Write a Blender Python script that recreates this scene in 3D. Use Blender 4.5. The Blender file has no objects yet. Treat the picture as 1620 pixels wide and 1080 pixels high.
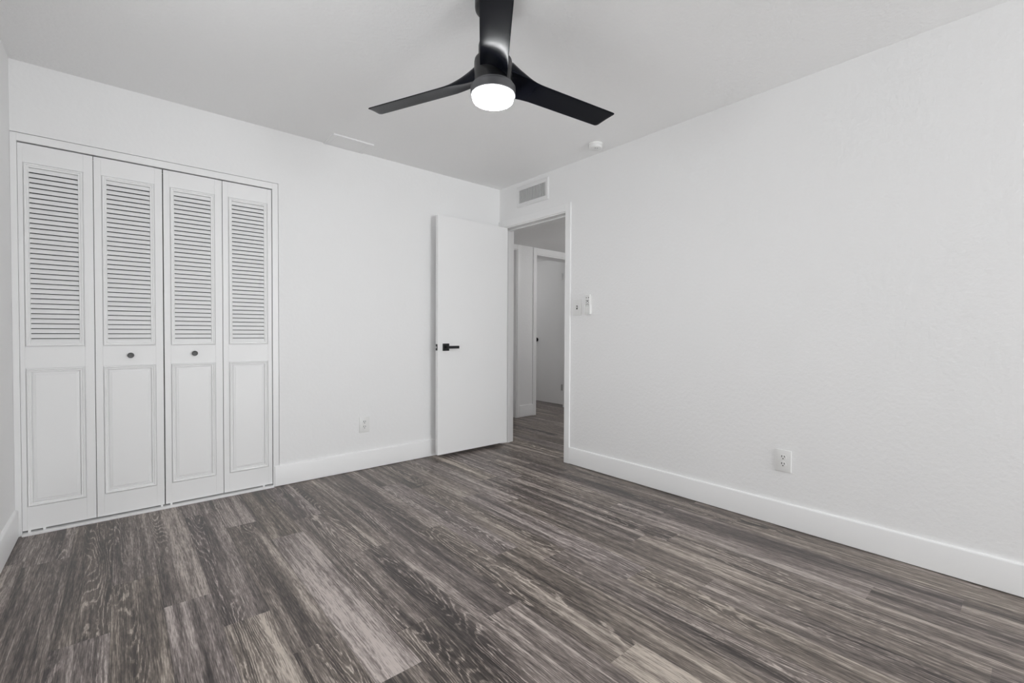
import bpy, bmesh, math, random
from mathutils import Vector, Matrix

scene = bpy.context.scene
C = scene.collection

# ------------------------------------------------------------------ camera
CAM = Vector((-2.7797, -3.4247, 1.0642))
YAW, PITCH, ROLL = math.radians(49.3158), math.radians(1.0508), math.radians(0.2899)
d = Vector((math.cos(YAW) * math.cos(PITCH), math.sin(YAW) * math.cos(PITCH), -math.sin(PITCH)))
r = Vector((math.sin(YAW), -math.cos(YAW), 0))
u = r.cross(d)
r2 = r * math.cos(ROLL) + u * math.sin(ROLL)
u2 = -r * math.sin(ROLL) + u * math.cos(ROLL)
cam_data = bpy.data.cameras.new('camera')
cam_data.sensor_width = 36.0
cam_data.lens = 36.0 * 719.95 / 1620.0
cam_data.clip_start = 0.02
cam = bpy.data.objects.new('camera', cam_data)
M = Matrix(((r2.x, u2.x, -d.x), (r2.y, u2.y, -d.y), (r2.z, u2.z, -d.z))).to_4x4()
M.translation = CAM
cam.matrix_world = M
C.objects.link(cam)
scene.camera = cam

# ------------------------------------------------------------------ colour management, world, daylight
scene.view_settings.view_transform = 'Standard'
scene.view_settings.look = 'None'
scene.view_settings.exposure = -0.10
scene.view_settings.gamma = 1.0
scene.view_settings.use_curve_mapping = False
scene.cycles.use_denoising = True
scene.cycles.use_adaptive_sampling = False
scene.cycles.max_bounces = 14
scene.cycles.diffuse_bounces = 8
scene.cycles.caustics_reflective = False
scene.cycles.caustics_refractive = False

world = bpy.data.worlds.new('overcast_sky')
scene.world = world
world.use_nodes = True
world.node_tree.nodes['Background'].inputs[0].default_value = (1.0, 1.0, 1.0, 1)
world.node_tree.nodes['Background'].inputs[1].default_value = 1.0


def daylight(name, loc, rot, sx, sy, power):
    l = bpy.data.lights.new(name, 'AREA')
    l.shape = 'RECTANGLE'
    l.size, l.size_y, l.energy = sx, sy, power
    l.color = (0.955, 0.982, 1.0)
    o = bpy.data.objects.new(name, l)
    o.location, o.rotation_euler = loc, rot
    C.objects.link(o)


# daylight entering by the wide window behind the camera
daylight('daylight_back', (-0.85, -8.12, 1.15), (math.radians(116), 0, 0), 1.4, 1.7, 165)
# unseen side fill through an added window, evens out the long wall
daylight('side_fill', (-3.36, -2.10, 1.45), (math.radians(96), 0, math.radians(-90)), 1.1, 1.1, 16)


def lamp(name, loc, power, rad):
    l = bpy.data.lights.new(name, 'POINT')
    l.energy, l.shadow_soft_size = power, rad
    o = bpy.data.objects.new(name, l)
    o.location = loc
    C.objects.link(o)


lamp('hall_lamp_glow', (1.75, -0.35, 2.02), 14, 0.07)
lamp('far_room_fill', (1.75, 2.75, 1.9), 9, 0.15)  # unseen point light added to brighten the far door leaf

# ------------------------------------------------------------------ materials
def new_mat(name):
    m = bpy.data.materials.new(name)
    m.use_nodes = True
    return m, m.node_tree, m.node_tree.nodes['Principled BSDF']


def simple(name, col, rough=0.5, metal=0.0, bump=None, spec=0.5):
    m, nt, b = new_mat(name)
    b.inputs['Base Color'].default_value = (*col, 1)
    b.inputs['Roughness'].default_value = rough
    b.inputs['Metallic'].default_value = metal
    b.inputs['Specular IOR Level'].default_value = spec
    tc = nt.nodes.new('ShaderNodeTexCoord')
    n = nt.nodes.new('ShaderNodeTexNoise')
    nt.links.new(tc.outputs['Object'], n.inputs['Vector'])
    if bump:
        sc, st, dist = bump
        n.inputs['Scale'].default_value = sc
        n.inputs['Detail'].default_value = 3
        bp = nt.nodes.new('ShaderNodeBump')
        bp.inputs['Strength'].default_value = st
        bp.inputs['Distance'].default_value = dist
        nt.links.new(n.outputs['Fac'], bp.inputs['Height'])
        nt.links.new(bp.outputs['Normal'], b.inputs['Normal'])
    else:
        n.inputs['Scale'].default_value = 40
        mr = nt.nodes.new('ShaderNodeMapRange')
        mr.inputs['To Min'].default_value = max(0, rough - 0.04)
        mr.inputs['To Max'].default_value = min(1, rough + 0.04)
        nt.links.new(n.outputs['Fac'], mr.inputs['Value'])
        nt.links.new(mr.outputs['Result'], b.inputs['Roughness'])
    return m


WALL = simple('wall_paint', (0.87, 0.87, 0.87), 0.62, bump=(48, 0.36, 0.005), spec=0.3)
CEIL = simple('ceiling_paint', (0.92, 0.92, 0.92), 0.7, bump=(60, 0.5, 0.005), spec=0.25)
TRIM = simple('trim_paint', (0.88, 0.88, 0.88), 0.38)
DOOR = simple('door_paint', (0.87, 0.87, 0.87), 0.42)
DARKIN = simple('unlit_cavity', (0.05, 0.05, 0.05), 0.8)  # near-black base colour stands in for shade behind the closet doors
PLASTIC = simple('white_plastic', (0.82, 0.82, 0.81), 0.32)
SLOT = simple('slot_black', (0.012, 0.012, 0.012), 0.6)
BLACK = simple('black_satin', (0.007, 0.007, 0.008), 0.33)
BLADE = simple('black_blade', (0.004, 0.0048, 0.0085), 0.22, spec=0.10)
HANDLE = simple('black_handle', (0.006, 0.006, 0.008), 0.35)
RING = simple('gunmetal', (0.10, 0.10, 0.105), 0.4, 0.3)
KNOB = simple('brushed_nickel_knob', (0.10, 0.10, 0.10), 0.5, 0.4)
STEEL = simple('steel', (0.55, 0.55, 0.55), 0.35, 0.9)
BTN = simple('grey_buttons', (0.16, 0.16, 0.16), 0.5)
GRILLE = simple('vent_white', (0.80, 0.80, 0.80), 0.4)
DUCT = simple('vent_duct', (0.015, 0.015, 0.015), 0.7)  # almost black so the slits look shaded whatever light gets in

m, nt, b = new_mat('lit_lens')
b.inputs['Base Color'].default_value = (0.9, 0.9, 0.9, 1)
b.inputs['Emission Color'].default_value = (0.985, 0.995, 1, 1)
b.inputs['Emission Strength'].default_value = 64.0
LENS = m

m, nt, b = new_mat('window_glass')
nt.nodes.remove(b)
tr = nt.nodes.new('ShaderNodeBsdfTransparent')
gl = nt.nodes.new('ShaderNodeBsdfGlossy')
gl.inputs['Roughness'].default_value = 0.02
mx = nt.nodes.new('ShaderNodeMixShader')
mx.inputs[0].default_value = 0.06
nt.links.new(tr.outputs[0], mx.inputs[1])
nt.links.new(gl.outputs[0], mx.inputs[2])
nt.links.new(mx.outputs[0], nt.nodes['Material Output'].inputs[0])
GLASS = m


def floor_material():
    m, nt, b = new_mat('limed_oak_planks')
    N, L = nt.nodes, nt.links

    def node(t, **kw):
        n = N.new(t)
        for k, v in kw.items():
            if hasattr(n, k):
                setattr(n, k, v)
            else:
                n.inputs[k].default_value = v
        return n

    def math_(op, a, b_=None, c=None):
        n = N.new('ShaderNodeMath')
        n.operation = op
        for i, v in enumerate((a, b_, c)):
            if v is None:
                continue
            if isinstance(v, (int, float)):
                n.inputs[i].default_value = v
            else:
                L.new(v, n.inputs[i])
        return n.outputs[0]

    uv = node('ShaderNodeUVMap', uv_map='plank')
    sep = node('ShaderNodeSeparateXYZ')
    L.new(uv.outputs[0], sep.inputs[0])
    X, Y = sep.outputs[0], sep.outputs[1]
    tone = node('ShaderNodeAttribute', attribute_name='tone').outputs['Fac']
    seed = node('ShaderNodeAttribute', attribute_name='seed').outputs['Fac']

    def noise(sx, sy, so, detail=2.0, rough=0.5, dist=0.0):
        cb = N.new('ShaderNodeCombineXYZ')
        L.new(math_('MULTIPLY_ADD', X, sx, math_('MULTIPLY', seed, 37.0 + so)), cb.inputs[0])
        L.new(math_('MULTIPLY', Y, sy), cb.inputs[1])
        L.new(math_('MULTIPLY_ADD', seed, 91.0, so), cb.inputs[2])
        n = node('ShaderNodeTexNoise')
        n.inputs['Scale'].default_value = 1.0
        n.inputs['Detail'].default_value = detail
        n.inputs['Roughness'].default_value = rough
        n.inputs['Distortion'].default_value = dist
        L.new(cb.outputs[0], n.inputs['Vector'])
        return n.outputs['Fac']

    def sm(v, lo, hi, a=0.0, b_=1.0):
        n = node('ShaderNodeMapRange', interpolation_type='SMOOTHSTEP')
        for k, q in (('From Min', lo), ('From Max', hi), ('To Min', a), ('To Max', b_)):
            n.inputs[k].default_value = q
        L.new(v, n.inputs['Value'])
        return n.outputs['Result']

    streak = noise(17, 0.75, 3.1, 3.0, 0.55, 0.35)          # broad light and dark bands along a plank
    mid = noise(70, 2.2, 7.7, 3.0, 0.6, 0.2)                 # narrower streaks
    fine = noise(330, 11, 11.3, 3.0, 0.65)                   # pores
    tick = noise(210, 26, 15.9, 2.0, 0.6)                    # short limed flecks
    # cathedral figure: contour lines of a field stretched along the plank
    jag = noise(90, 26, 21.0, 2.0, 0.6)
    field = noise(8.5, 0.85, 29.0, 1.2, 0.45)
    f1 = math_('ADD', math_('MULTIPLY', field, 30.0), math_('MULTIPLY', X, 34.0))
    f1 = math_('ADD', f1, math_('MULTIPLY', jag, 0.95))
    frac = math_('FRACT', f1)
    ring = math_('ABSOLUTE', math_('MULTIPLY_ADD', frac, 2.0, -1.0))
    line_w = sm(ring, 0.52, 0.95)
    fig = sm(noise(7, 0.6, 41.0, 1.0), 0.50, 0.62)           # where the figure shows
    edge_fine = sm(fine, 0.40, 0.66)

    band = noise(34, 0.55, 5.3, 2.0, 0.5, 0.25)
    v = math_('MULTIPLY_ADD', math_('ADD', streak, -0.5), 1.3, 0.575)
    v = math_('MULTIPLY_ADD', math_('ADD', band, -0.5), 0.75, v)
    v = math_('MULTIPLY_ADD', math_('ADD', mid, -0.5), 0.75, v)
    v = math_('ADD', v, math_('MULTIPLY', math_('ADD', tone, -0.47), 0.42))
    v = math_('MULTIPLY_ADD', math_('ADD', fine, -0.5), 1.35, v)
    v = math_('MULTIPLY_ADD', math_('ADD', tick, -0.5), 0.65, v)
    figv = math_('MULTIPLY', math_('ADD', math_('MULTIPLY', line_w, 0.60), -0.25), math_('MULTIPLY', fig, math_('MULTIPLY_ADD', edge_fine, 0.6, 0.4)))
    v = math_('ADD', v, figv)
    ramp = node('ShaderNodeValToRGB')
    cr = ramp.color_ramp
    cr.elements[0].position, cr.elements[0].color = 0.0, (0.020, 0.016, 0.015, 1)
    cr.elements[1].position, cr.elements[1].color = 1.0, (0.50, 0.455, 0.43, 1)
    for p_, c_ in ((0.25, (0.052, 0.043, 0.041, 1)), (0.45, (0.112, 0.095, 0.089, 1)), (0.68, (0.225, 0.198, 0.186, 1))):
        e = cr.elements.new(p_)
        e.color = c_
    L.new(v, ramp.inputs[0])
    # plank to plank hue drift between violet grey and olive grey
    hue = node('ShaderNodeMix', data_type='RGBA', blend_type='MULTIPLY')
    hue.inputs['Factor'].default_value = 1.0
    tint = node('ShaderNodeMix', data_type='RGBA')
    tint.inputs[6].default_value = (1.025, 0.988, 0.985, 1)
    tint.inputs[7].default_value = (1.04, 1.0, 0.91, 1)
    L.new(math_('FRACT', math_('MULTIPLY', seed, 57.0)), tint.inputs['Factor'])
    L.new(ramp.outputs[0], hue.inputs[6])
    L.new(tint.outputs[2], hue.inputs[7])
    # thin joint between planks
    W = 0.1535
    ex = math_('MINIMUM', X, math_('SUBTRACT', W, X))
    jx = sm(ex, 0.0003, 0.0016, 0.55, 1.0)
    jm = node('ShaderNodeMix', data_type='RGBA', blend_type='MULTIPLY')
    jm.inputs['Factor'].default_value = 1.0
    cbj = N.new('ShaderNodeCombineXYZ')
    for i in range(3):
        L.new(jx, cbj.inputs[i])
    L.new(hue.outputs[2], jm.inputs[6])
    L.new(cbj.outputs[0], jm.inputs[7])
    L.new(jm.outputs[2], b.inputs['Base Color'])
    rg = sm(v, 0.0, 1.0, 0.34, 0.50)
    L.new(rg, b.inputs['Roughness'])
    b.inputs['Specular IOR Level'].default_value = 0.45
    bp = node('ShaderNodeBump')
    bp.inputs['Strength'].default_value = 0.25
    bp.inputs['Distance'].default_value = 0.0012
    L.new(v, bp.inputs['Height'])
    L.new(bp.outputs['Normal'], b.inputs['Normal'])
    return m


FLOOR = floor_material()

# ------------------------------------------------------------------ mesh helpers
class MB:
    """collects shapes into one mesh"""

    def __init__(self):
        self.bm = bmesh.new()

    def box(self, x0, x1, y0, y1, z0, z1, bev=0.0, seg=2):
        t = bmesh.new()
        vs = [t.verts.new((x, y, z)) for x in (x0, x1) for y in (y0, y1) for z in (z0, z1)]
        for f in ((0, 1, 3, 2), (4, 6, 7, 5), (0, 4, 5, 1), (2, 3, 7, 6), (0, 2, 6, 4), (1, 5, 7, 3)):
            t.faces.new([vs[i] for i in f])
        bmesh.ops.recalc_face_normals(t, faces=t.faces)
        if bev:
            bmesh.ops.bevel(t, geom=t.edges[:], offset=bev, segments=seg, profile=0.5, affect='EDGES')
        self.merge(t)
        return self

    def merge(self, t, mat=None):
        me = bpy.data.meshes.new('tmp')
        t.to_mesh(me)
        t.free()
        if mat is not None:
            me.transform(mat)
        self.bm.from_mesh(me)
        bpy.data.meshes.remove(me)

    def lathe(self, prof, seg=64, mat=None):
        t = bmesh.new()
        rings = []
        for (rr, z) in prof:
            if rr < 1e-6:
                rings.append([t.verts.new((0, 0, z))])
            else:
                rings.append([t.verts.new((rr * math.cos(2 * math.pi * k / seg), rr * math.sin(2 * math.pi * k / seg), z)) for k in range(seg)])
        for a, c in zip(rings[:-1], rings[1:]):
            for k in range(seg):
                k2 = (k + 1) % seg
                if len(a) == 1 and len(c) == 1:
                    continue
                if len(a) == 1:
                    t.faces.new((a[0], c[k2], c[k]))
                elif len(c) == 1:
                    t.faces.new((a[k], a[k2], c[0]))
                else:
                    t.faces.new((a[k], a[k2], c[k2], c[k]))
        bmesh.ops.recalc_face_normals(t, faces=t.faces)
        self.merge(t, mat)
        return self

    def ring(self, x0, x1, z0, z1, prof):
        """mitred rectangular frame in an xz plane; prof = [(inset, y)] from the outer edge inwards"""
        t = bmesh.new()
        loops = [[t.verts.new(p) for p in ((x0 + i, y, z0 + i), (x1 - i, y, z0 + i), (x1 - i, y, z1 - i), (x0 + i, y, z1 - i))] for i, y in prof]
        for a, c in zip(loops[:-1], loops[1:]):
            for k in range(4):
                k2 = (k + 1) % 4
                t.faces.new((a[k], a[k2], c[k2], c[k]))
        self.merge(t)
        return self

    def prism(self, pts, x0, x1):
        """a yz outline swept along x"""
        t = bmesh.new()
        a = [t.verts.new((x0, y, z)) for y, z in pts]
        c = [t.verts.new((x1, y, z)) for y, z in pts]
        n = len(pts)
        for k in range(n):
            t.faces.new((a[k], a[(k + 1) % n], c[(k + 1) % n], c[k]))
        t.faces.new(a[::-1])
        t.faces.new(c)
        bmesh.ops.recalc_face_normals(t, faces=t.faces)
        self.merge(t)
        return self

    def build(self, name, mat, parent=None, smooth=False, angle=35):
        me = bpy.data.meshes.new(name)
        self.bm.to_mesh(me)
        self.bm.free()
        me.materials.append(mat)
        if smooth:
            me.shade_smooth()
            me.set_sharp_from_angle(angle=math.radians(angle))
        o = bpy.data.objects.new(name, me)
        C.objects.link(o)
        if parent:
            o.parent = parent
        return o


def tag(o, label, cat, group=None, kind=None):
    o['label'] = label
    o['category'] = cat
    if group:
        o['group'] = group
    if kind:
        o['kind'] = kind
    return o


def thing(name, label, cat, loc=(0, 0, 0), rz=0.0, group=None):
    o = bpy.data.objects.new(name, None)
    o.empty_display_size = 0.1
    o.location = loc
    o.rotation_euler = (0, 0, rz)
    C.objects.link(o)
    return tag(o, label, cat, group)


H = 2.44
BACK = -8.0
LEFT = -3.2

# ------------------------------------------------------------------ floor: one mesh, one face per plank
def build_floor():
    W, OFF, LEN = 0.1535, 0.10, 1.265
    rnd = random.Random(11)
    joints = {3: -2.98, 5: -3.34, 6: -2.515, 7: -1.006, 8: -1.915, 9: -1.74, 10: -2.535, 11: -2.09,
              14: -0.87, 15: -1.83, 16: -1.52, 17: -1.24, 18: -0.917}
    tones = {(10, 0): 0.98, (10, 1): 0.42, (16, 0): 0.80, (16, 1): 0.45, (14, 0): 0.98, (14, -1): 0.25, (14, 1): 0.42, (18, 1): 0.62,
             (18, 0): 0.42, (3, 1): 0.66, (3, 0): 0.30, (6, 0): 0.72, (6, 1): 0.38, (11, 0): 0.66, (11, 1): 0.40,
             (5, 1): 0.66, (17, 1): 0.56, (17, 0): 0.40, (15, 0): 0.34, (15, 1): 0.40, (9, 0): 0.58, (8, 0): 0.55, (2, 1): 0.38, (1, 1): 0.36}
    bm = bmesh.new()
    uvl = bm.loops.layers.uv.new('plank')
    ft = bm.faces.layers.float.new('tone')
    fs = bm.faces.layers.float.new('seed')
    Y0, Y1 = -8.2, 3.4
    for k in range(-28, 23):
        x1 = OFF - W * k
        x0 = x1 - W
        j = joints.get(k, -rnd.random() * LEN)
        n0 = math.floor((Y0 - j) / LEN)
        n1 = math.floor((Y1 - j) / LEN)
        for n in range(n0, n1 + 1):
            a, c = max(Y0, j + n * LEN), min(Y1, j + (n + 1) * LEN)
            if c - a < 0.001:
                continue
            f = bm.faces.new([bm.verts.new(p) for p in ((x0, a, 0), (x1, a, 0), (x1, c, 0), (x0, c, 0))])
            oy = rnd.random() * 50
            for lp in f.loops:
                co = lp.vert.co
                lp[uvl].uv = (co.x - x0, co.y - a + oy)
            # plank index 0 lies just before the joint (nearer), 1 just beyond it
            key = (k, n + 1)
            f[ft] = tones.get(key, 0.30 + 0.34 * rnd.random())
            f[fs] = rnd.random()
    me = bpy.data.meshes.new('floor')
    bm.to_mesh(me)
    bm.free()
    me.materials.append(FLOOR)
    o = bpy.data.objects.new('floor', me)
    C.objects.link(o)
    tag(o, 'grey-brown limed oak plank floor running through the bedroom and the hall', 'floor', kind='structure')


build_floor()

# ------------------------------------------------------------------ walls and ceilings
def struct(name, mb, mat, label, cat, parent=None, smooth=False):
    o = mb.build(name, mat, parent, smooth)
    if parent is None:
        tag(o, label, cat, kind='structure')
    return o


CX0, CX1, CZ = -3.1755, -1.9925, 2.034          # closet opening
DY0, DY1, DZ = -0.875, -0.038, 2.066          # rough doorway opening in the east wall
WT = 0.12

w = MB()
w.box(LEFT - WT, CX0, 0.02, WT, 0, H)
w.box(LEFT - WT, LEFT, 0, 0.02, 0, H)
w.box(LEFT, CX0, 0, 0.02, 2.0785, H)
w.box(-1.9535, 0, 0, WT, 0, H)
w.box(CX1, -1.9535, 0.02, WT, 0, H)
w.box(CX0, -1.9535, 0, 0.02, 2.0785, H)
w.box(CX0, CX1, 0.02, WT, CZ, H)
struct('wall_north', w, WALL, 'white painted wall holding the louvred closet doors', 'wall')

w = MB()
w.box(0, 0.125, BACK, DY0, 0, H)
VY0, VY1, VZ0, VZ1 = -0.629, -0.293, 2.244, 2.364           # duct hole behind the vent
w.box(0, 0.125, DY0, DY1, DZ, VZ0)
w.box(0, 0.125, DY0, DY1, VZ1, H)
w.box(0, 0.125, DY0, VY0, VZ0, VZ1)
w.box(0, 0.125, VY1, DY1, VZ0, VZ1)
w.box(0, 0.125, DY1, 0.86, 0, H)
struct('wall_east', w, WALL, 'long white textured wall with the open doorway and vent at its far end', 'wall')

w = MB()
w.box(LEFT - WT, LEFT, BACK - WT, -2.70, 0, H)
w.box(LEFT - WT, LEFT, -1.50, 0, 0, H)
w.box(LEFT - WT, LEFT, -2.70, -1.50, 0, 0.85)
w.box(LEFT - WT, LEFT, -2.70, -1.50, 2.05, H)
struct('wall_west', w, WALL, 'white wall sliver at the left edge beside the closet', 'wall')

w = MB()
w.box(LEFT, -1.55, BACK - WT, BACK, 0, H)
w.box(-0.15, 0.125, BACK - WT, BACK, 0, H)
w.box(-2.80, -0.40, BACK - WT, BACK, 0, 0.40)
w.box(-2.80, -0.40, BACK - WT, BACK, 2.10, H)
struct('wall_south', w, WALL, 'white wall with the wide window facing the closet', 'wall')

w = MB()
w.box(LEFT - WT, 0.125, BACK - WT, WT, H, H + 0.1)
struct('ceiling', w, CEIL, 'white textured bedroom ceiling with the black fan', 'ceiling')

# closet interior shell
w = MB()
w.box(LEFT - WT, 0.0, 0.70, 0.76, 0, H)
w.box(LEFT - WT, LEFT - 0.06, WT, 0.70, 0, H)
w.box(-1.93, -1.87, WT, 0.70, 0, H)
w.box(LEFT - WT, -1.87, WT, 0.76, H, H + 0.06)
struct('wall_closet', w, DARKIN, 'inside of the closet coloured dark as shade, seen through the door gaps', 'wall')

# hall
HY, HT, HZ = 0.865, 0.20, 2.172
AX0, AX1, AZ = 0.165, 0.988, 2.112
BX0, BX1, BZ = 1.312, 2.06, 2.090
w = MB()
w.box(0.0, AX0, HY, HY + HT, 0, H)
w.box(AX1, BX0, HY, HY + HT, 0, H)
w.box(BX1, 4.1, HY, HY + HT, 0, H)
w.box(AX0, AX1, HY, HY + HT, AZ, H)
w.box(BX0, BX1, HY, HY + HT, BZ, H)
struct('wall_hall_north', w, WALL, 'white hall wall between the two hall doorways', 'wall')
w = MB()
w.box(0.125, 4.1, -1.42, -1.30, 0, H)
struct('wall_hall_south', w, WALL, 'white hall wall hidden behind the bedroom wall', 'wall')
w = MB()
w.box(4.1, 4.2, -1.42, HY + HT, 0, H)
struct('wall_hall_east', w, WALL, 'white wall closing the far end of the hall', 'wall')
w = MB()
w.box(0.125, 4.1, -1.30, HY, HZ, HZ + 0.05)
struct('ceiling_hall', w, CEIL, 'lowered grey-looking hall ceiling seen through the doorway', 'ceiling')

# room beyond the second hall doorway
w = MB()
w.box(3.34, 3.44, HY + HT, 3.3, 0, H)
w.box(1.05, 3.44, 3.2, 3.3, 0, H)
w.box(1.05, 1.15, HY + HT, 3.2, 0, H)
struct('wall_far_room', w, WALL, 'white walls of the room beyond the far hall door', 'wall')
w = MB()
w.box(1.05, 3.44, HY + HT, 3.3, H, H + 0.06)
struct('ceiling_far_room', w, CEIL, 'white ceiling of the room beyond the far hall door', 'ceiling')

# ------------------------------------------------------------------ unseen windows: one behind the camera, one added beside it for light
def window(name, label, loc, rz, wd, z0, z1):
    root = thing(name, label, 'window', loc, rz)
    root['kind'] = 'structure'
    f = MB()
    x = wd / 2
    t = 0.05
    f.box(-x, -x + t, 0.02, 0.09, z0, z1, 0.003)
    f.box(x - t, x, 0.02, 0.09, z0, z1, 0.003)
    f.box(-x + t, x - t, 0.02, 0.09, z0, z0 + t, 0.003)
    f.box(-x + t, x - t, 0.02, 0.09, z1 - t, z1, 0.003)
    f.box(-0.02, 0.02, 0.03, 0.08, z0 + t, z1 - t, 0.003)
    f.build('window_frame', TRIM, root)
    for a, c in ((-x + t, -0.02), (0.02, x - t)):
        MB().box(a, c, 0.052, 0.058, z0 + t, z1 - t).build('pane', GLASS, root)
    MB().box(-x - 0.03, x + 0.03, -0.03, 0.02, z0 - 0.025, z0, 0.004).build('window_sill', TRIM, root)


window('window_1', 'wide white-framed sliding window opposite the closet', (-0.85, BACK, 0), math.pi, 1.4, 0.40, 2.10)
window('added_window', 'unseen white-framed window added in the side wall for more light', (LEFT, -2.10, 0), math.pi / 2, 1.2, 0.85, 2.05)  # added only to carry the side fill light

# ------------------------------------------------------------------ baseboards
BBP = [(0.0, 0.0), (-0.004, 0.0), (-0.004, 0.004), (-0.014, 0.004), (-0.014, 0.129), (-0.0128, 0.1325), (-0.0105, 0.1350), (-0.007, 0.1362), (0.0, 0.1370)]


def baseboard(name, label, length, loc, rz, hs=1.0):
    """local x runs along the wall, local -y points into the room"""
    mb = MB().prism([(y, z * hs) for y, z in BBP], 0, length)
    o = mb.build(name, TRIM, smooth=True, angle=50)
    o.location, o.rotation_euler = loc, (0, 0, rz)
    tag(o, label, 'baseboard', kind='structure')
    return o


baseboard('baseboard_north', 'tall white baseboard between the closet and the open door', 1.985, (-1.985, 0, 0), 0, 1.045)
baseboard('baseboard_east', 'tall white baseboard along the long textured wall', 7.06, (0, -0.926, 0), -math.pi / 2)
baseboard('baseboard_west', 'short end of white baseboard beside the closet', 7.9, (LEFT, -7.92, 0), math.pi / 2, 1.06)
baseboard('baseboard_hall', 'white baseboard between the two hall doorways', BX0 - 0.055 - AX1 - 0.045, (AX1 + 0.045, HY, 0), 0, 1.1)

# ------------------------------------------------------------------ closet trim and bifold doors
t = MB()
t.box(LEFT + 0.0005, CX0, -0.004, 0.03, 0, 2.0745, 0.001)
t.box(CX1, -1.957, -0.004, 0.03, 0, 2.0745, 0.001)
t.box(CX0, CX1, -0.004, 0.03, CZ, 2.0745, 0.001)
trim1 = t.build('trim_1', TRIM)
tag(trim1, 'narrow white casing framing the closet doors', 'trim', kind='structure')
MB().box(CX0, CX1, 0.034, 0.06, CZ - 0.012, CZ).build('door_track', DARKIN, trim1)
t = MB()
t.box(CX0, CX1, -0.022, 0.045, 0, 0.0125, 0.0015)
for px in (-3.150, -3.095, -2.60, -2.555, -2.05):
    t.box(px - 0.005, px + 0.005, 0.004, 0.03, 0.0115, 0.024)
tr2 = t.build('trim_4', TRIM)
tag(tr2, 'white floor track strip beneath the closet doors', 'trim', kind='structure')


def closet_door(n, label, x0, x1, px0, px1, knob=None):
    YF, YB = 0.002, 0.032
    ZB, ZT = 0.0225, 2.0275
    UZ0, UZ1, LZ0, LZ1 = 0.980, 1.931, 0.145, 0.870
    MW = 0.021
    mb = MB()
    a, c = px0, px1
    mb.box(x0, a, YF, YB, ZB, ZT, 0.0012)
    mb.box(c, x1, YF, YB, ZB, ZT, 0.0012)
    for z0, z1 in ((ZB, LZ0), (LZ1, UZ0), (UZ1, ZT)):
        mb.box(a, c, YF, YB - 0.001, z0, z1)
    root = mb.build('door_%d' % n, DOOR)
    tag(root, label, 'door', kind='structure')
    # raised bead mouldings
    prof = [(-0.001, YF + 0.0065), (0.0028, YF + 0.0065), (0.0034, YF - 0.004), (0.006, YF - 0.0075), (0.011, YF - 0.006), (0.0135, YF - 0.0015), (0.0165, YF - 0.001), (0.0185, YF - 0.003), (MW, YF - 0.002), (MW + 0.001, YF + 0.014)]
    MB().ring(px0, px1, UZ0, UZ1, prof).build('moulding', DOOR, root, True, 30)
    MB().ring(px0, px1, LZ0, LZ1, prof[:-1] + [(MW + 0.0005, YF + 0.009)]).build('moulding', DOOR, root, True, 30)
    # flat lower panel with a softly raised field
    i = MW
    p = MB().ring(px0, px1, LZ0, LZ1, [(i - 0.004, YF + 0.0085), (i + 0.0028, YF + 0.0085), (i + 0.0034, YF + 0.004), (i + 0.013, YF + 0.0018), (i + 0.016, YF + 0.0005)])
    k = i + 0.016
    p.box(px0 + k, px1 - k, YF + 0.0005, YB - 0.004, LZ0 + k, LZ1 - k)
    p.build('lower_panel', DOOR, root)
    # fixed slats; open gaps onto the dark closet stand in for lip shadows
    s = MB()
    sx0, sx1, sz0, sz1 = px0 + MW - 0.002, px1 - MW + 0.002, UZ0 + MW - 0.002, UZ1 - MW + 0.002
    cnt = 35
    pitch = (sz1 - sz0) / cnt
    for q in range(cnt):
        zb = sz0 + q * pitch
        s.prism([(YF + 0.0010, zb + 0.0020), (YF + 0.0016, zb), (YF + 0.0050, zb), (YF + 0.0150, zb + pitch - 0.0075), (YF + 0.0100, zb + pitch - 0.0037)], sx0, sx1)
    s.build('louvre_panel', DOOR, root)
    if knob:
        kx, kz = knob
        mt = Matrix.Translation((kx, YF, kz)) @ Matrix.Rotation(math.radians(90), 4, 'X')
        kb = MB().lathe([(0.0, 0.0), (0.007, 0.0), (0.007, 0.012), (0.010, 0.015), (0.0145, 0.018), (0.0155, 0.021), (0.0150, 0.0235), (0.0125, 0.0255), (0.0105, 0.0250), (0.0, 0.0245)], 32, mt).build('knob', KNOB, root, True, 40)
        kb['label'] = 'round dark nickel knob'
    return root


closet_door(1, 'leftmost white closet door leaf with louvres, next to the side wall, no knob', -3.1747, -2.8900, -3.156, -2.929)
closet_door(2, 'white louvred closet door leaf with the first dark round knob from the side wall', -2.8875, -2.5865, -2.856, -2.6225, (-2.737, 0.926))
closet_door(3, 'white louvred closet door leaf with a knob just across the middle gap', -2.5815, -2.2835, -2.551, -2.3225, (-2.433, 0.930))
closet_door(4, 'narrow-looking white louvred closet door leaf without knob, against the plain wall', -2.2805, -1.9965, -2.250, -2.0215)

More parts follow.
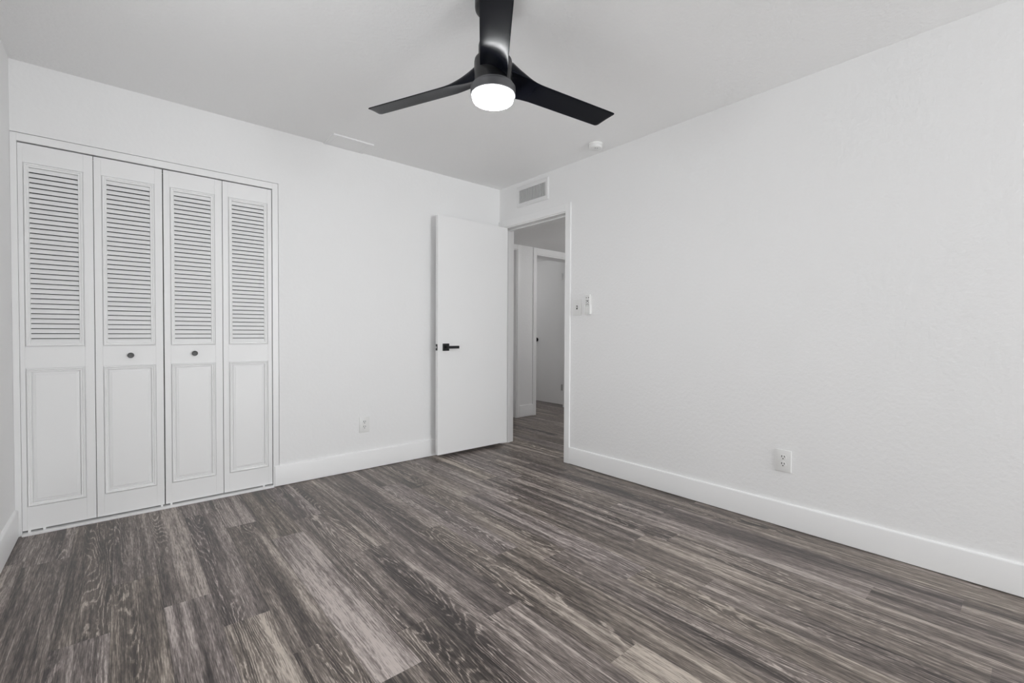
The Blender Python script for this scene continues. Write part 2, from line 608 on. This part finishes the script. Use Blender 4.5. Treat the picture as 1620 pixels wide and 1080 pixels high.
# ------------------------------------------------------------------ bedroom doorway trim
t = MB()
CF = -0.014
t.box(CF, 0, -0.925, -0.868, 0, 2.128, 0.003, 3)                 # casing, latch side
t.box(CF, 0, -0.044, -0.0005, 0, 2.128, 0.002)                   # casing in the corner
t.box(CF, 0, -0.868, -0.044, 2.064, 2.128, 0.003, 3)             # head casing
t.box(0.0, 0.139, -0.877, -0.862, 0, 2.056, 0.001)               # jambs
t.box(0.0, 0.139, -0.052, -0.036, 0, 2.056, 0.001)
t.box(-0.004, 0.139, -0.877, -0.036, 2.054, 2.068, 0.001)
t.box(0.060, 0.095, -0.062, -0.052, 0, 2.054, 0.001)             # stop
t.box(0.060, 0.095, -0.862, -0.062, 2.044, 2.054, 0.001)
t.box(0.126, 0.140, -0.925, -0.868, 0, 2.128, 0.003)             # hall side casing
tag(t.build('trim_2', TRIM), 'white casing and jamb around the open bedroom doorway', 'trim', kind='structure')

# ------------------------------------------------------------------ bedroom door, swung open against the closet wall
DFY, DBY = -0.120, -0.085
door = MB().box(-0.761, 0.000, DFY, DBY, 0.029, 2.056, 0.0015).build('door_5', DOOR)
tag(door, 'plain white bedroom door standing open with a black lever handle', 'door', kind='structure')
MB().box(-0.7625, -0.7600, -0.1145, -0.0905, 0.915, 0.968).build('latch_plate', SLOT, door)
MB().box(-0.7740, -0.7620, -0.1080, -0.0970, 0.934, 0.950, 0.002).build('latch_bolt', STEEL, door)
hx, hz = -0.683, 0.942


def lever(yface, out):
    s = 1 if out > 0 else -1

    def yb(a, c):
        return (min(yface + s * a, yface + s * c), max(yface + s * a, yface + s * c))
    ro = MB().box(hx - 0.031, hx + 0.031, *yb(0, 0.009), hz - 0.031, hz + 0.031, 0.0015).build('rosette', HANDLE, door)
    l = MB()
    l.box(hx - 0.010, hx + 0.010, *yb(0.009, 0.040), hz - 0.010, hz + 0.010, 0.002)
    l.box(hx - 0.011, hx + 0.108, *yb(0.036, 0.048), hz - 0.0115, hz + 0.0115, 0.002)
    l.build('lever', HANDLE, ro)


lever(DFY, -1)
lever(DBY, 1)
for z in (0.25, 1.04, 1.83):
    h = MB()
    h.lathe([(0.0, z - 0.045), (0.006, z - 0.045), (0.006, z + 0.045), (0.0, z + 0.045)], 16, Matrix.Translation((-0.004, DBY + 0.006, 0)))
    h.build('hinge', STEEL, door, True)

# ------------------------------------------------------------------ hall doors and trims
t = MB()
t.box(AX1, AX1 + 0.045, HY - 0.012, HY, 0, AZ + 0.058, 0.002)
t.box(AX0 - 0.038, AX0, HY - 0.012, HY, 0, AZ + 0.058, 0.002)
t.box(AX0, AX1, HY - 0.012, HY, AZ, AZ + 0.058, 0.002)
t.box(AX1 - 0.014, AX1 + 0.001, HY - 0.004, HY + HT, 0, AZ, 0.001)
t.box(AX1 - 0.028, AX1 - 0.014, HY + 0.075, HY + 0.110, 0, AZ - 0.010, 0.001)
t.box(AX0, AX1, HY, HY + HT, AZ - 0.012, AZ + 0.001)
tag(t.build('trim_3', TRIM), 'white casing and jamb of the first hall doorway, half hidden by the bedroom door frame', 'trim', kind='structure')
o = MB().box(AX0 + 0.004, AX1 - 0.016, HY + 0.112, HY + 0.147, 0.012, AZ - 0.015).build('door_6', DOOR)
tag(o, 'shut white hall door almost hidden behind the bedroom door frame', 'door', kind='structure')

t = MB()
t.box(BX0 - 0.055, BX0, HY - 0.014, HY, 0, 2.168, 0.002)
t.box(BX1, BX1 + 0.055, HY - 0.014, HY, 0, 2.168, 0.002)
t.box(BX0, BX1, HY - 0.014, HY, BZ + 0.004, 2.168, 0.002)
t.box(BX0 - 0.002, BX0 + 0.012, HY - 0.004, HY + HT, 0, BZ, 0.001)
t.box(BX1 - 0.012, BX1 + 0.002, HY - 0.004, HY + HT, 0, BZ, 0.001)
t.box(BX0, BX1, HY - 0.004, HY + HT, BZ - 0.012, BZ + 0.004, 0.001)
tag(t.build('trim_5', TRIM), 'white casing of the far hall doorway, touching the hall ceiling', 'trim', kind='structure')
LX = 2.070
leaf = MB().box(LX, LX + 0.035, HY + HT + 0.003, HY + HT + 0.62, 0.032, 2.078, 0.0015).build('door_7', DOOR)
tag(leaf, 'grey-looking hall door opened inwards at the end of the view through the doorway', 'door', kind='structure')
kz, ky = 0.968, HY + HT + 0.565
mt = Matrix.Translation((LX, ky, kz)) @ Matrix.Rotation(math.radians(-90), 4, 'Y')
MB().lathe([(0.0, 0.0), (0.030, 0.0), (0.030, 0.006), (0.011, 0.010), (0.011, 0.030), (0.024, 0.036), (0.028, 0.048), (0.024, 0.058), (0.0, 0.062)], 28, mt).build('door_knob', HANDLE, leaf, True, 40)
for z in (0.28, 1.885):
    MB().box(LX - 0.004, LX + 0.002, HY + HT + 0.018, HY + HT + 0.050, z - 0.045, z + 0.045, 0.001).build('hinge', STEEL, leaf)

# ------------------------------------------------------------------ wall fittings (local: x right, z up, -y out of the wall)
EAST = -math.pi / 2


def outlet(label, loc, rz):
    root = thing('wall_outlet', label, 'outlet', loc, rz, 'duplex wall outlets')
    pl = MB().box(-0.0405, 0.0405, -0.0075, -0.002, -0.0605, 0.0605, 0.0022, 3).box(-0.037, 0.037, -0.003, 0.0, -0.057, 0.057).build('cover_plate', PLASTIC, root, True, 50)
    for zc in (0.0195, -0.0195):
        f = MB()
        f.lathe([(0.0, 0.0088), (0.0156, 0.0088), (0.0166, 0.0078), (0.0166, 0.0), (0.0, 0.0)], 36, Matrix.Translation((0, 0, zc)) @ Matrix.Rotation(math.radians(90), 4, 'X'))
        rc = f.build('receptacle', PLASTIC, root, True, 40)
        MB().box(-0.0084, -0.0050, -0.0092, -0.0060, zc - 0.0005, zc + 0.0105).build('slot', SLOT, rc)
        MB().box(0.0050, 0.0084, -0.0092, -0.0060, zc + 0.0005, zc + 0.0095).build('slot', SLOT, rc)
        MB().lathe([(0.0, 0.0092), (0.0032, 0.0092), (0.0032, 0.006), (0.0, 0.006)], 14, Matrix.Translation((0, 0, zc - 0.0075)) @ Matrix.Rotation(math.radians(90), 4, 'X')).build('ground_hole', SLOT, rc)
    MB().lathe([(0.0, 0.0086), (0.0028, 0.0082), (0.003, 0.006), (0.0, 0.006)], 14, Matrix.Rotation(math.radians(90), 4, 'X')).build('screw', PLASTIC, root)
    return root


outlet('white duplex outlet low on the wall between closet and open door', (-1.349, 0, 0.349), 0)
outlet('white duplex outlet low on the long textured wall above the baseboard', (0, -2.505, 0.3665), EAST)

sw = thing('light_switch', 'white toggle switch plate beside the doorway casing', 'light switch', (0, -0.9955, 1.272), EAST)
MB().box(-0.042, 0.042, -0.0075, -0.002, -0.064, 0.064, 0.0022, 3).box(-0.038, 0.038, -0.003, 0.0, -0.060, 0.060).build('cover_plate', PLASTIC, sw, True, 50)
MB().box(-0.0060, 0.0060, -0.0082, -0.006, -0.015, 0.015).build('toggle_slot', SLOT, sw)
tg = MB()
tg.prism([(-0.006, -0.005), (-0.019, 0.003), (-0.0195, 0.007), (-0.006, 0.006)], -0.0042, 0.0042)
tg.build('toggle', PLASTIC, sw)
for z in (0.030, -0.030):
    MB().lathe([(0.0, 0.0086), (0.0028, 0.0082), (0.003, 0.006), (0.0, 0.006)], 14, Matrix.Translation((0, 0, z)) @ Matrix.Rotation(math.radians(90), 4, 'X')).build('screw', PLASTIC, sw)

# fan remote in its wall cradle
rh = thing('remote_cradle', 'white wall cradle holding the fan remote beside the switch', 'remote holder', (0, -1.116, 1.295), EAST)
cr = MB()
cr.box(-0.026, 0.026, -0.005, 0, -0.074, 0.060, 0.002)
cr.box(-0.027, 0.027, -0.026, -0.004, -0.080, -0.073, 0.002)
cr.box(-0.027, -0.0235, -0.026, -0.004, -0.074, -0.005, 0.0012)
cr.box(0.0235, 0.027, -0.026, -0.004, -0.074, -0.005, 0.0012)
cr.build('cradle_shell', PLASTIC, rh)
rc = thing('remote_control', 'slim white fan remote with small grey buttons, standing in the wall cradle', 'remote control', (0, -1.116, 1.295), EAST)
MB().box(-0.0225, 0.0225, -0.0225, -0.006, -0.0720, 0.0740, 0.004, 3).build('remote_body', PLASTIC, rc, True, 50)
MB().box(-0.0185, 0.0185, -0.0229, -0.0222, -0.0165, -0.0150).build('seam', BTN, rc)
for q, (bx, bz, br) in enumerate([(-0.011, 0.048, 0.0042), (0.011, 0.048, 0.0052), (-0.011, 0.028, 0.0036), (0.0, 0.022, 0.0062), (0.011, 0.028, 0.0036), (-0.011, 0.012, 0.0036), (0.011, 0.012, 0.0036), (-0.011, -0.004, 0.0036), (0.0, -0.002, 0.0040), (0.011, -0.004, 0.0036)]):
    MB().lathe([(0.0, 0.0236), (br * 0.8, 0.0236), (br, 0.0230), (br, 0.0215), (0.0, 0.0215)], 18, Matrix.Translation((bx, 0, bz)) @ Matrix.Rotation(math.radians(90), 4, 'X')).build('button', BTN, rc, True)

# air vent above the doorway
vent = thing('air_vent', 'white air vent with dark upright slits above the doorway', 'air vent', (0, -0.461, 2.304), EAST)
v = MB()
v.ring(-0.2045, 0.2045, -0.0945, 0.0945, [(0.0, 0.0), (0.0, -0.006), (0.006, -0.0125), (0.010, -0.013), (0.036, -0.010), (0.0365, -0.008), (0.0365, 0.0)])
v.build('vent_frame', GRILLE, vent)
v = MB().box(-0.168, 0.168, 0.070, 0.075, -0.060, 0.060)
for sy in (-1, 1):
    v.box(-0.168, 0.168, 0.001, 0.070, sy * 0.0595 - 0.0005, sy * 0.0595 + 0.0005)
    v.box(sy * 0.1675 - 0.0005, sy * 0.1675 + 0.0005, 0.001, 0.070, -0.060, 0.060)
v.build('duct', DUCT, vent)
v = MB()
ns = 17
for q in range(ns):
    x = -0.168 + (q + 0.5) * 0.336 / ns
    s = 0.0022
    v.box(x - s, x + s, -0.0110, 0.0060, -0.060, 0.060)
lv = v.build('louvre_bank', GRILLE, vent)
MB().box(0.141, 0.149, -0.016, -0.008, -0.050, -0.042, 0.0015).build('damper_tab', PLASTIC, vent)
for sx in (-0.188, 0.188):
    MB().lathe([(0.0, 0.0145), (0.003, 0.0140), (0.0035, 0.0115), (0.0, 0.0115)], 12, Matrix.Translation((sx, 0, 0)) @ Matrix.Rotation(math.radians(90), 4, 'X')).build('screw', GRILLE, vent)

# ------------------------------------------------------------------ ceiling fittings
pn = thing('ceiling_panel', 'flat white cover plate on the ceiling against the closet wall', 'ceiling panel', (-1.507, -0.108, H))
a = MB()
a.box(-0.145, 0.145, -0.105, 0.104, -0.007, 0.0, 0.0012)
a.build('cover_plate', CEIL, pn)
a = MB()
a.box(-0.145, 0.145, -0.1070, -0.1048, -0.0105, 0.0, 0.0008)
a.box(-0.1455, -0.1430, -0.105, 0.104, -0.0105, 0.0, 0.0006)
a.box(0.1130, 0.1150, -0.100, 0.100, -0.0085, -0.0065)
a.box(-0.1150, -0.1130, -0.100, 0.100, -0.0085, -0.0065)
a.build('folded_lip', TRIM, pn)

sd = thing('smoke_detector', 'small round white smoke detector on the ceiling near the long wall', 'smoke detector', (-0.155, -1.290, H))
MB().lathe([(0.0, 0.0), (0.050, 0.0), (0.050, -0.010), (0.047, -0.011), (0.0, -0.011)], 48).build('mounting_base', PLASTIC, sd, True, 40)
MB().lathe([(0.0, -0.011), (0.0465, -0.011), (0.0475, -0.016), (0.0465, -0.030), (0.044, -0.034), (0.039, -0.0362), (0.0, -0.0370)], 48).build('detector_cover', PLASTIC, sd, True, 50)
for ang in (215, 262):
    ca, sa = math.cos(math.radians(ang)), math.sin(math.radians(ang))
    MB().lathe([(0.0, -0.0375), (0.0035, -0.0375), (0.0035, -0.036), (0.0, -0.036)], 14, Matrix.Translation((0.020 * ca, 0.020 * sa, 0))).build('indicator', BTN, sd)

# ------------------------------------------------------------------ ceiling fan
FX, FY = -1.610, -1.937
fan = thing('ceiling_fan', 'black three-blade ceiling fan with a lit round white light', 'ceiling fan', (FX, FY, H))
Z = lambda z: z - H
MB().lathe([(0.0, 0.0), (0.076, 0.0), (0.076, Z(2.398)), (0.0745, Z(2.387)), (0.069, Z(2.381)), (0.058, Z(2.379)), (0.0, Z(2.379))], 64).build('canopy', BLACK, fan, True, 40)
MB().lathe([(0.0, Z(2.385)), (0.0135, Z(2.385)), (0.0135, Z(2.23)), (0.0, Z(2.23))], 32).build('downrod', BLACK, fan, True, 40)
MB().lathe([(0.0, Z(2.262)), (0.022, Z(2.262)), (0.048, Z(2.258)), (0.058, Z(2.250)), (0.061, Z(2.238)), (0.061, Z(2.188)), (0.0, Z(2.188))], 64).build('coupling_cover', BLACK, fan, True, 40)
MB().lathe([(0.0, Z(2.192)), (0.060, Z(2.192)), (0.070, Z(2.189)), (0.0765, Z(2.181)), (0.078, Z(2.170)), (0.078, Z(2.080)), (0.0, Z(2.080))], 72).build('motor_housing', BLACK, fan, True, 40)
MB().lathe([(0.0, Z(2.081)), (0.085, Z(2.081)), (0.085, Z(2.0725)), (0.0905, Z(2.0722)), (0.0925, Z(2.070)), (0.0925, Z(2.0405)), (0.0905, Z(2.0385)), (0.0845, Z(2.0385)), (0.0835, Z(2.0410)), (0.0, Z(2.0410))], 72).build('light_ring', RING, fan, True, 40)
lens = MB().lathe([(0.0, Z(2.0412)), (0.0830, Z(2.0412)), (0.0830, Z(2.0225)), (0.0815, Z(2.0185)), (0.0775, Z(2.0165)), (0.070, Z(2.0158)), (0.0, Z(2.0150))], 72).build('light_lens', LENS, fan, True, 50)


def blade_bm():
    hw, R, rcn = 0.054, 0.645, 0.014
    vs = [-1, -0.985, -0.94, -0.86, -0.7, -0.45, -0.2, 0.05, 0.3, 0.55, 0.75, 0.88, 0.95, 0.985, 1]
    ss = [0.030, 0.055, 0.075, 0.090, 0.105, 0.120, 0.135, 0.150, 0.168, 0.188, 0.210, 0.24, 0.29, 0.36, 0.44, 0.52, 0.58]
    ts = [0.25, 0.5, 0.75, 0.9, 1.0]

    def tip(v):
        base = R - 0.20 * v
        e = abs(v) - (hw - rcn)
        if e > 0:
            base -= rcn - math.sqrt(max(0.0, rcn * rcn - e * e))
        return base

    def zmid(s, v):
        q = min(1.0, max(0.0, (0.225 - s) / 0.140))
        q = q * q * (3 - 2 * q)
        flat = 2.110 - 0.2126 * v
        root = 2.118 - 0.40 * v - 0.008 * (v / hw) ** 2
        return flat * (1 - q) + root * q + 0.0030 * (1 - (v / hw) ** 2)

    def fairing(s, v):
        q = min(1.0, max(0.0, (0.245 - s) / 0.170))
        return 0.050 * q ** 1.7 * (1 - abs(v / hw) ** 7)

    t = bmesh.new()
    up, dn = [], []
    for vn in vs:
        v = vn * hw
        th = 0.0012 + 0.0030 * math.sqrt(max(0.0, 1 - vn * vn))
        rowu, rowd = [], []
        e = tip(v)
        for s in ss + [0.58 + (e - 0.58) * k for k in ts]:
            tt = th * (0.35 if s >= e - 1e-6 else 1.0)
            z = zmid(s, v)
            rowu.append(t.verts.new((s, v, Z(z + tt + fairing(s, v)))))
            rowd.append(t.verts.new((s, v, Z(z - tt))))
        up.append(rowu)
        dn.append(rowd)
    n, k = len(vs), len(up[0])
    for a in range(n - 1):
        for c in range(k - 1):
            t.faces.new((up[a][c], up[a][c + 1], up[a + 1][c + 1], up[a + 1][c]))
            t.faces.new((dn[a][c], dn[a + 1][c], dn[a + 1][c + 1], dn[a][c + 1]))
        t.faces.new((up[a][k - 1], dn[a][k - 1], dn[a + 1][k - 1], up[a + 1][k - 1]))
        t.faces.new((up[a][0], up[a + 1][0], dn[a + 1][0], dn[a][0]))
    for c in range(k - 1):
        t.faces.new((up[0][c], dn[0][c], dn[0][c + 1], up[0][c + 1]))
        t.faces.new((up[n - 1][c], up[n - 1][c + 1], dn[n - 1][c + 1], dn[n - 1][c]))
    bmesh.ops.recalc_face_normals(t, faces=t.faces)
    return t


mb = MB()
mb.merge(blade_bm())
blade = mb.build('blade', BLADE, fan, True, 50)
for k, ang in enumerate((113.0, 233.0, 353.0)):
    b_ = blade if k == 0 else blade.copy()
    if k:
        C.objects.link(b_)
        b_.parent = fan
    b_.rotation_euler = (0, 0, math.radians(ang))
